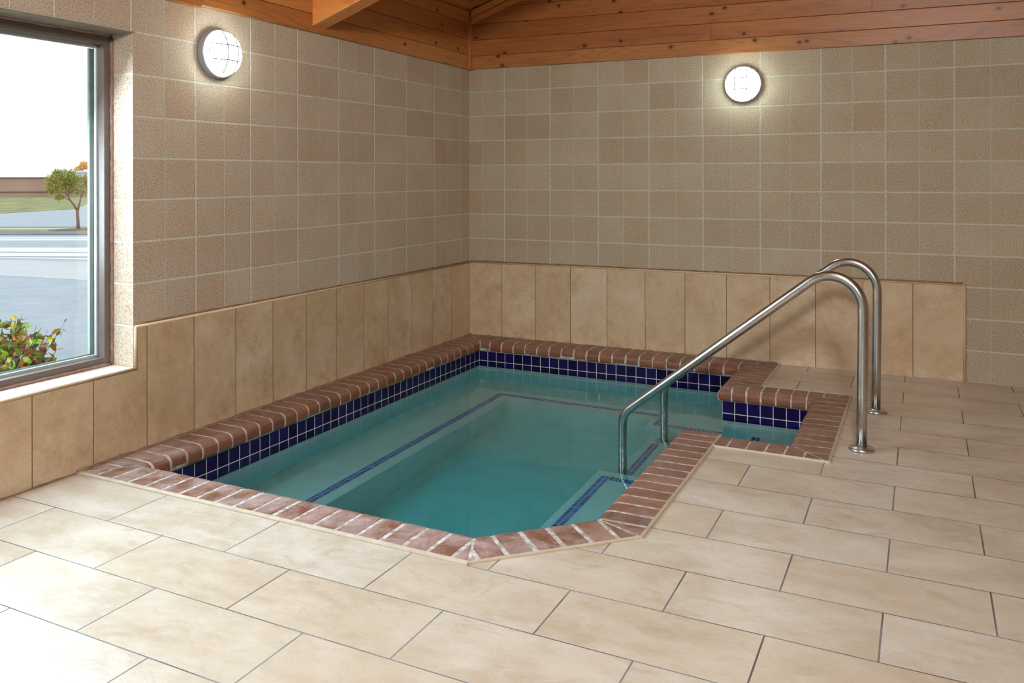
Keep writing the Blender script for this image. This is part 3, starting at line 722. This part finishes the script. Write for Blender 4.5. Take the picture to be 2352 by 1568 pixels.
# ------------------------------------------------------------------ outdoors
ZG = -0.45
def G(D, s, z=ZG):
    p = CAM+fw*D+rt*s; return (p.x, p.y, z)
MAT['asphalt'] = simple('pale_asphalt', (0.31, 0.34, 0.37), 0.9, var=0.08, scale=3, bump=0.3)
MAT['road'] = simple('road_asphalt', (0.31, 0.34, 0.365), 0.9, var=0.06, scale=1.5)
MAT['concrete'] = simple('pale_concrete', (0.44, 0.44, 0.45), 0.9, var=0.05, scale=1)
MAT['paint'] = simple('worn_lane_paint', (0.60, 0.61, 0.58), 0.8, var=0.1, scale=1)
MAT['curb'] = simple('concrete_curb', (0.16, 0.18, 0.19), 0.9, var=0.1, scale=2)
MAT['grass'] = simple('mown_grass', (0.20, 0.20, 0.065), 0.95, var=0.35, scale=1.2, bump=0.5)
MAT['mulch'] = simple('brown_mulch', (0.14, 0.075, 0.05), 0.95, var=0.4, scale=12, bump=0.5)
MAT['brickfar'] = simple('brown_building_wall', (0.40, 0.245, 0.20), 0.9, var=0.08, scale=0.5)
MAT['white'] = simple('white_metal_wall', (0.55, 0.60, 0.66), 0.7, var=0.04, scale=0.5)
def strip_g(name, D0, D1, k0=0.0, k1=0.0, mat='road', z=ZG, s0=-70, s1=45, th=0.02, label=None):
    # a band across the view; boundary D = D0 + k*s'
    bm = bmesh.new(); sm = -10
    q = [(D0+k0*(s0-sm), s0), (D0+k0*(s1-sm), s1), (D1+k1*(s1-sm), s1), (D1+k1*(s0-sm), s0)]
    hull8(bm, [G(a, b, z-th) for a, b in q], [G(a, b, z) for a, b in q])
    return struct(obj(name, bm, MAT[mat]), label)
bm = bmesh.new(); hull8(bm, [G(-20, -170, ZG-.3), G(-20, -1.0, ZG-.3), G(200, -1.0, ZG-.3), G(200, -170, ZG-.3)], [G(-20, -170, ZG-.03), G(-20, -1.0, ZG-.03), G(200, -1.0, ZG-.03), G(200, -170, ZG-.03)])
bm.free()
bm = bmesh.new(); hull8(bm, [(-200, -60, ZG-.3), (-0.27, -60, ZG-.3), (-0.27, 160, ZG-.3), (-200, 160, ZG-.3)], [(-200, -60, ZG-.012), (-0.27, -60, ZG-.012), (-0.27, 160, ZG-.012), (-200, 160, ZG-.012)])
struct(obj('ground', bm, MAT['asphalt']), 'pale grey asphalt lot outside the window')
sw = -65; se = -4
def band(name, D0, D1, mat, k0=0., k1=0., z=ZG, lab=None, w0=sw): return strip_g(name, D0, D1, k0, k1, mat, z, w0, se, 0.12, lab)
band('driveway_apron', 15.75, 18.1, 'concrete', -0.37, -0.25, ZG-.004, 'pale concrete apron between the lot and the street', -24)
band('street', 17.0, 26.4, 'road', 0, 0, ZG-.006, 'two-lane street outside the window')
band('lane_line', 18.55, 18.72, 'paint', -0.2, -0.2, ZG-.002, 'worn pale lane line')
band('lane_line', 18.95, 19.75, 'paint', -0.06, -0.04, ZG-.002, 'worn pale lane line')
band('lane_line', 20.15, 21.3, 'paint', -0.04, -0.02, ZG-.002, 'worn pale lane line')
band('lane_line', 23.75, 24.25, 'paint', 0, 0, ZG-.002, 'worn pale lane line')
band('lane_line', 24.55, 24.95, 'paint', 0, 0, ZG-.002, 'worn pale lane line')
band('curb', 25.9, 26.75, 'curb', 0, 0, ZG+.03, 'grey street curb')
band('grass_verge', 26.75, 28.1, 'grass', 0, 0, ZG+.035, 'grass verge along the street')
band('sidewalk', 28.1, 28.8, 'concrete', 0, 0, ZG+.03, 'pale sidewalk behind the verge')
band('grass_edge', 28.8, 29.7, 'grass', 0, 0, ZG+.03, 'narrow grass edge behind the sidewalk')
bm = bmesh.new()
q = [(41.5, -40), (39.6, -22), (60.5, -16), (60.5, 30), (76, 30), (76, -60), (41.5, -60)]
q = [(36.5, -60), (41.0, -23.9), (46.6, -23.0), (59.0, -28.0), (62, 20), (120, 20), (120, -110), (60, -110)]
prism(bm, [G(a, b)[:2] for a, b in q], ZG-.01, ZG+.005); struct(obj('lawn', bm, MAT['grass']), 'green lawn in front of the long brown building')
b1 = thing('warehouse', 'long low brown building beyond the lawn', 'building', G(75, -60))
def gbox(bm, D0, D1, s0, s1, z0, z1, org):
    o = Vector(org); q = [(D0, s0), (D0, s1), (D1, s1), (D1, s0)]
    hull8(bm, [tuple(Vector(G(a, b, z0))-o) for a, b in q], [tuple(Vector(G(a, b, z1))-o) for a, b in q])
org = G(75, -60)
bm = bmesh.new(); gbox(bm, 75, 84, -110, -35.2, ZG, 1.20, org); obj('wall', bm, MAT['brickfar'], b1)
bm = bmesh.new(); gbox(bm, 74.85, 84.1, -110.1, -35.1, 1.20, 1.27, org); obj('roof_coping', bm, MAT['curb'], b1)
bm = bmesh.new(); gbox(bm, 74.9, 75, -110, -35.2, -0.05, 0.0, org); obj('wall_band', bm, MAT['mulch'], b1)
org2 = G(92, -40)
b2 = thing('shed', 'white metal building behind the tree crown', 'building', org2)
bm = bmesh.new(); gbox(bm, 90, 100, -46.5, -25, ZG, 1.75, org2); obj('wall', bm, MAT['white'], b2)
bm = bmesh.new(); gbox(bm, 89.8, 100.2, -46.8, -24.8, 1.75, 1.93, org2); obj('roof', bm, MAT['alu'], b2)

def leaf(bm, p, size, up_bias=0.3, ratio=0.5):
    d = Vector((random.gauss(0, 1), random.gauss(0, 1), random.gauss(up_bias, 1))).normalized()
    a = Vector((random.gauss(0, 1), random.gauss(0, 1), random.gauss(0, 1))); s = d.cross(a).normalized(); nn = d.cross(s)
    L = size*random.uniform(.7, 1.3); Wd = L*ratio
    P = [p, p+d*L*.35+s*Wd*.5-nn*L*.05, p+d*L*.75+s*Wd*.32, p+d*L-nn*L*.08, p+d*L*.75-s*Wd*.32, p+d*L*.35-s*Wd*.5-nn*L*.05]
    vs_ = [bm.verts.new(v) for v in P]; mid = bm.verts.new(p+d*L*.5+nn*L*.05)
    for i in range(6): bm.faces.new((vs_[i], vs_[(i+1) % 6], mid))
MAT['bark'] = simple('grey_brown_bark', srgb(120, 88, 76), 0.9, var=0.25, scale=30, bump=0.5)
MAT['leaf_tree'] = leaf_mat('olive_leaves', [srgb(112, 126, 42), srgb(150, 160, 66), srgb(176, 180, 90), srgb(204, 168, 70), srgb(130, 142, 60)])
MAT['leaf_gold_lit'] = leaf_mat('gold_lit_leaves', [srgb(232, 170, 70), srgb(246, 200, 110), srgb(250, 222, 160)])  # golden light on the far tree, put into the leaf colours
MAT['leaf_bush'] = leaf_mat('shrub_leaves', [srgb(60, 110, 10), srgb(116, 150, 20), srgb(150, 130, 20), srgb(150, 90, 36), srgb(120, 60, 34), srgb(60, 84, 50), srgb(120, 140, 30)])
MAT['leaf_low'] = leaf_mat('low_green_leaves', [srgb(40, 110, 10), srgb(70, 150, 30), srgb(50, 130, 40)])
# street tree: forked trunk at image-left of the frame
D = 28.0
def tp(px, py, dd=0.0):       # a point on the tree's own upright plane, metres from its foot
    s = (px-180)/F_PX*D; z = (527-py)/F_PX*D; return Vector((0, 0, z))+rt*s+fw*dd
tr = thing('street_tree', 'small forked tree with olive green crown on the street verge', 'tree', G(D, (180-PX0)/F_PX*D, ZG+.035))
bm = bmesh.new()
tube(bm, [tp(180, 528), tp(179, 510), tp(178, 494), tp(177.5, 482)], [0.062, 0.048, 0.047, 0.055], 10)
tube(bm, [tp(177.5, 484), tp(171, 473), tp(162, 461), tp(155, 450), tp(148, 441)], [0.042, 0.03, 0.026, 0.018, 0.01], 8)
tube(bm, [tp(178, 484), tp(182, 470), tp(185, 456), tp(190, 445), tp(194, 430)], [0.04, 0.028, 0.024, 0.018, 0.01], 8)
tube(bm, [tp(162, 461), tp(152, 456), tp(142, 449)], [0.018, 0.012, 0.008], 6)
tube(bm, [tp(157, 453), tp(160, 436), tp(158, 420), tp(164, 400)], [0.015, 0.012, 0.01, 0.006], 6)
tube(bm, [tp(186, 452), tp(180, 432), tp(174, 412), tp(160, 392)], [0.015, 0.012, 0.009, 0.005], 6)
obj('trunk', bm, MAT['bark'], tr, True)
bm = bmesh.new()
blobs = [(118, 415, 13), (130, 405, 14), (148, 402, 14), (165, 410, 16), (182, 418, 16), (198, 420, 14), (212, 425, 14), (112, 433, 9), (125, 432, 14), (142, 428, 16), (160, 434, 14), (180, 438, 12), (205, 440, 11), (133, 455, 8), (142, 452, 7), (133, 394, 6), (165, 395, 7), (116, 440, 8), (222, 415, 14), (215, 400, 10), (200, 408, 9), (152, 418, 14)]
for bx_, by_, br_ in blobs:
    for _ in range(int(br_*br_*1.0)):
        v = Vector((random.gauss(0, 1), random.gauss(0, 1), random.gauss(0, 1))); v.normalize(); v *= random.random()**0.4*br_/F_PX*D
        leaf(bm, tp(bx_, by_)+Vector(v), 0.075)
obj('foliage', bm, MAT['leaf_tree'], tr, fix=False)
bm = bmesh.new(); lathe(bm, [(0.0, 0.03), (0.35, 0.02), (0.75, 0.0)], Matrix.Translation(G(D-.1, (172-PX0)/F_PX*D, ZG+.037)), 24); tag(obj('mulch_bed', bm, MAT['mulch'], fix=True), 'brown mulch patch around the foot of the street tree', 'mulch', kind='stuff')
D2 = 130.
g2 = thing('gold_lit_tree', 'tree with golden light painted into its leaves, rising behind the white building', 'tree', G(D2, (196-PX0)/F_PX*D2, ZG))
bm = bmesh.new(); tube(bm, [(0, 0, 0), (0, 0, 1.6)], 0.2, 8); obj('trunk', bm, MAT['bark'], g2)
bm = bmesh.new()
for bx_, by_, br_ in [(193, 378, 9), (203, 380, 9), (184, 386, 6), (178, 388, 4), (212, 378, 10), (225, 384, 10)]:
    c_ = Vector((0, 0, (403.3-by_)/F_PX*D2+CAM.z-ZG))+rt*((bx_-196)/F_PX*D2)
    for _ in range(420):
        v = Vector((random.gauss(0, 1), random.gauss(0, 1), random.gauss(0, 1))).normalized()*(random.random()**0.4*br_/F_PX*D2)
        leaf(bm, c_+v, 0.34)
obj('foliage', bm, MAT['leaf_gold_lit'], g2, fix=False)
# shrub right outside the window
bc = Vector((-0.93, -3.60, ZG))
sh = thing('shrub', 'twiggy shrub with green and rust leaves just outside the window', 'shrub', tuple(bc))
bm = bmesh.new(); tips = []
for i in range(150):
    a = random.uniform(0, 2*PI)
    if random.random() < .6: rr = math.sqrt(random.random()); zz = 1.04-.14*rr**4-random.uniform(0, .08)
    else: rr = 1.0; zz = random.uniform(.45, .95)
    base = Vector((random.uniform(-.06, .06), random.uniform(-.06, .06), 0.0)); end = Vector((math.cos(a)*.38*rr, math.sin(a)*.38*rr, zz+.03))
    m1 = base.lerp(end, .45)+Vector((random.uniform(-.05, .05), random.uniform(-.05, .05), .06)); m2 = base.lerp(end, .75)+Vector((random.uniform(-.04, .04), random.uniform(-.04, .04), .03))
    tube(bm, [base, m1, m2, end], [.006, .004, .0028, .0015], 5); tips.append((m2, end))
    for _ in range(3):
        e2 = m2.lerp(end, random.random())+Vector((random.uniform(-.1, .1), random.uniform(-.1, .1), random.uniform(-.06, .1)))
        tube(bm, [m2, m2.lerp(e2, .5)+Vector((0, 0, .01)), e2], [.0025, .002, .0012], 4); tips.append((m2, e2))
obj('branches', bm, MAT['bark'], sh)
bm = bmesh.new()
for m2, e in tips:
    for _ in range(6): leaf(bm, m2.lerp(e, random.uniform(.3, 1.04)), 0.045, 0.1, 0.55)
obj('foliage', bm, MAT['leaf_bush'], sh, fix=False)
pl = thing('low_plant', 'low bright green plant at the foot of the window beside the shrub', 'plant', (-0.50, -3.76, ZG))
bm = bmesh.new(); stems = []
for i in range(40):
    a = random.uniform(0, 2*PI); r_ = random.uniform(.02, .2); e = Vector((math.cos(a)*r_, math.sin(a)*r_, random.uniform(.66, .88)-r_*.5)); tube(bm, [(0, 0, 0), e*.6, e], [.004, .003, .0015], 5); stems.append(e)
obj('stems', bm, MAT['leaf_low'], pl)
bm = bmesh.new()
for e in stems:
    for _ in range(7): leaf(bm, e*random.uniform(.75, 1.0), 0.07, 0.2, 0.45)
obj('foliage', bm, MAT['leaf_low'], pl, fix=False)
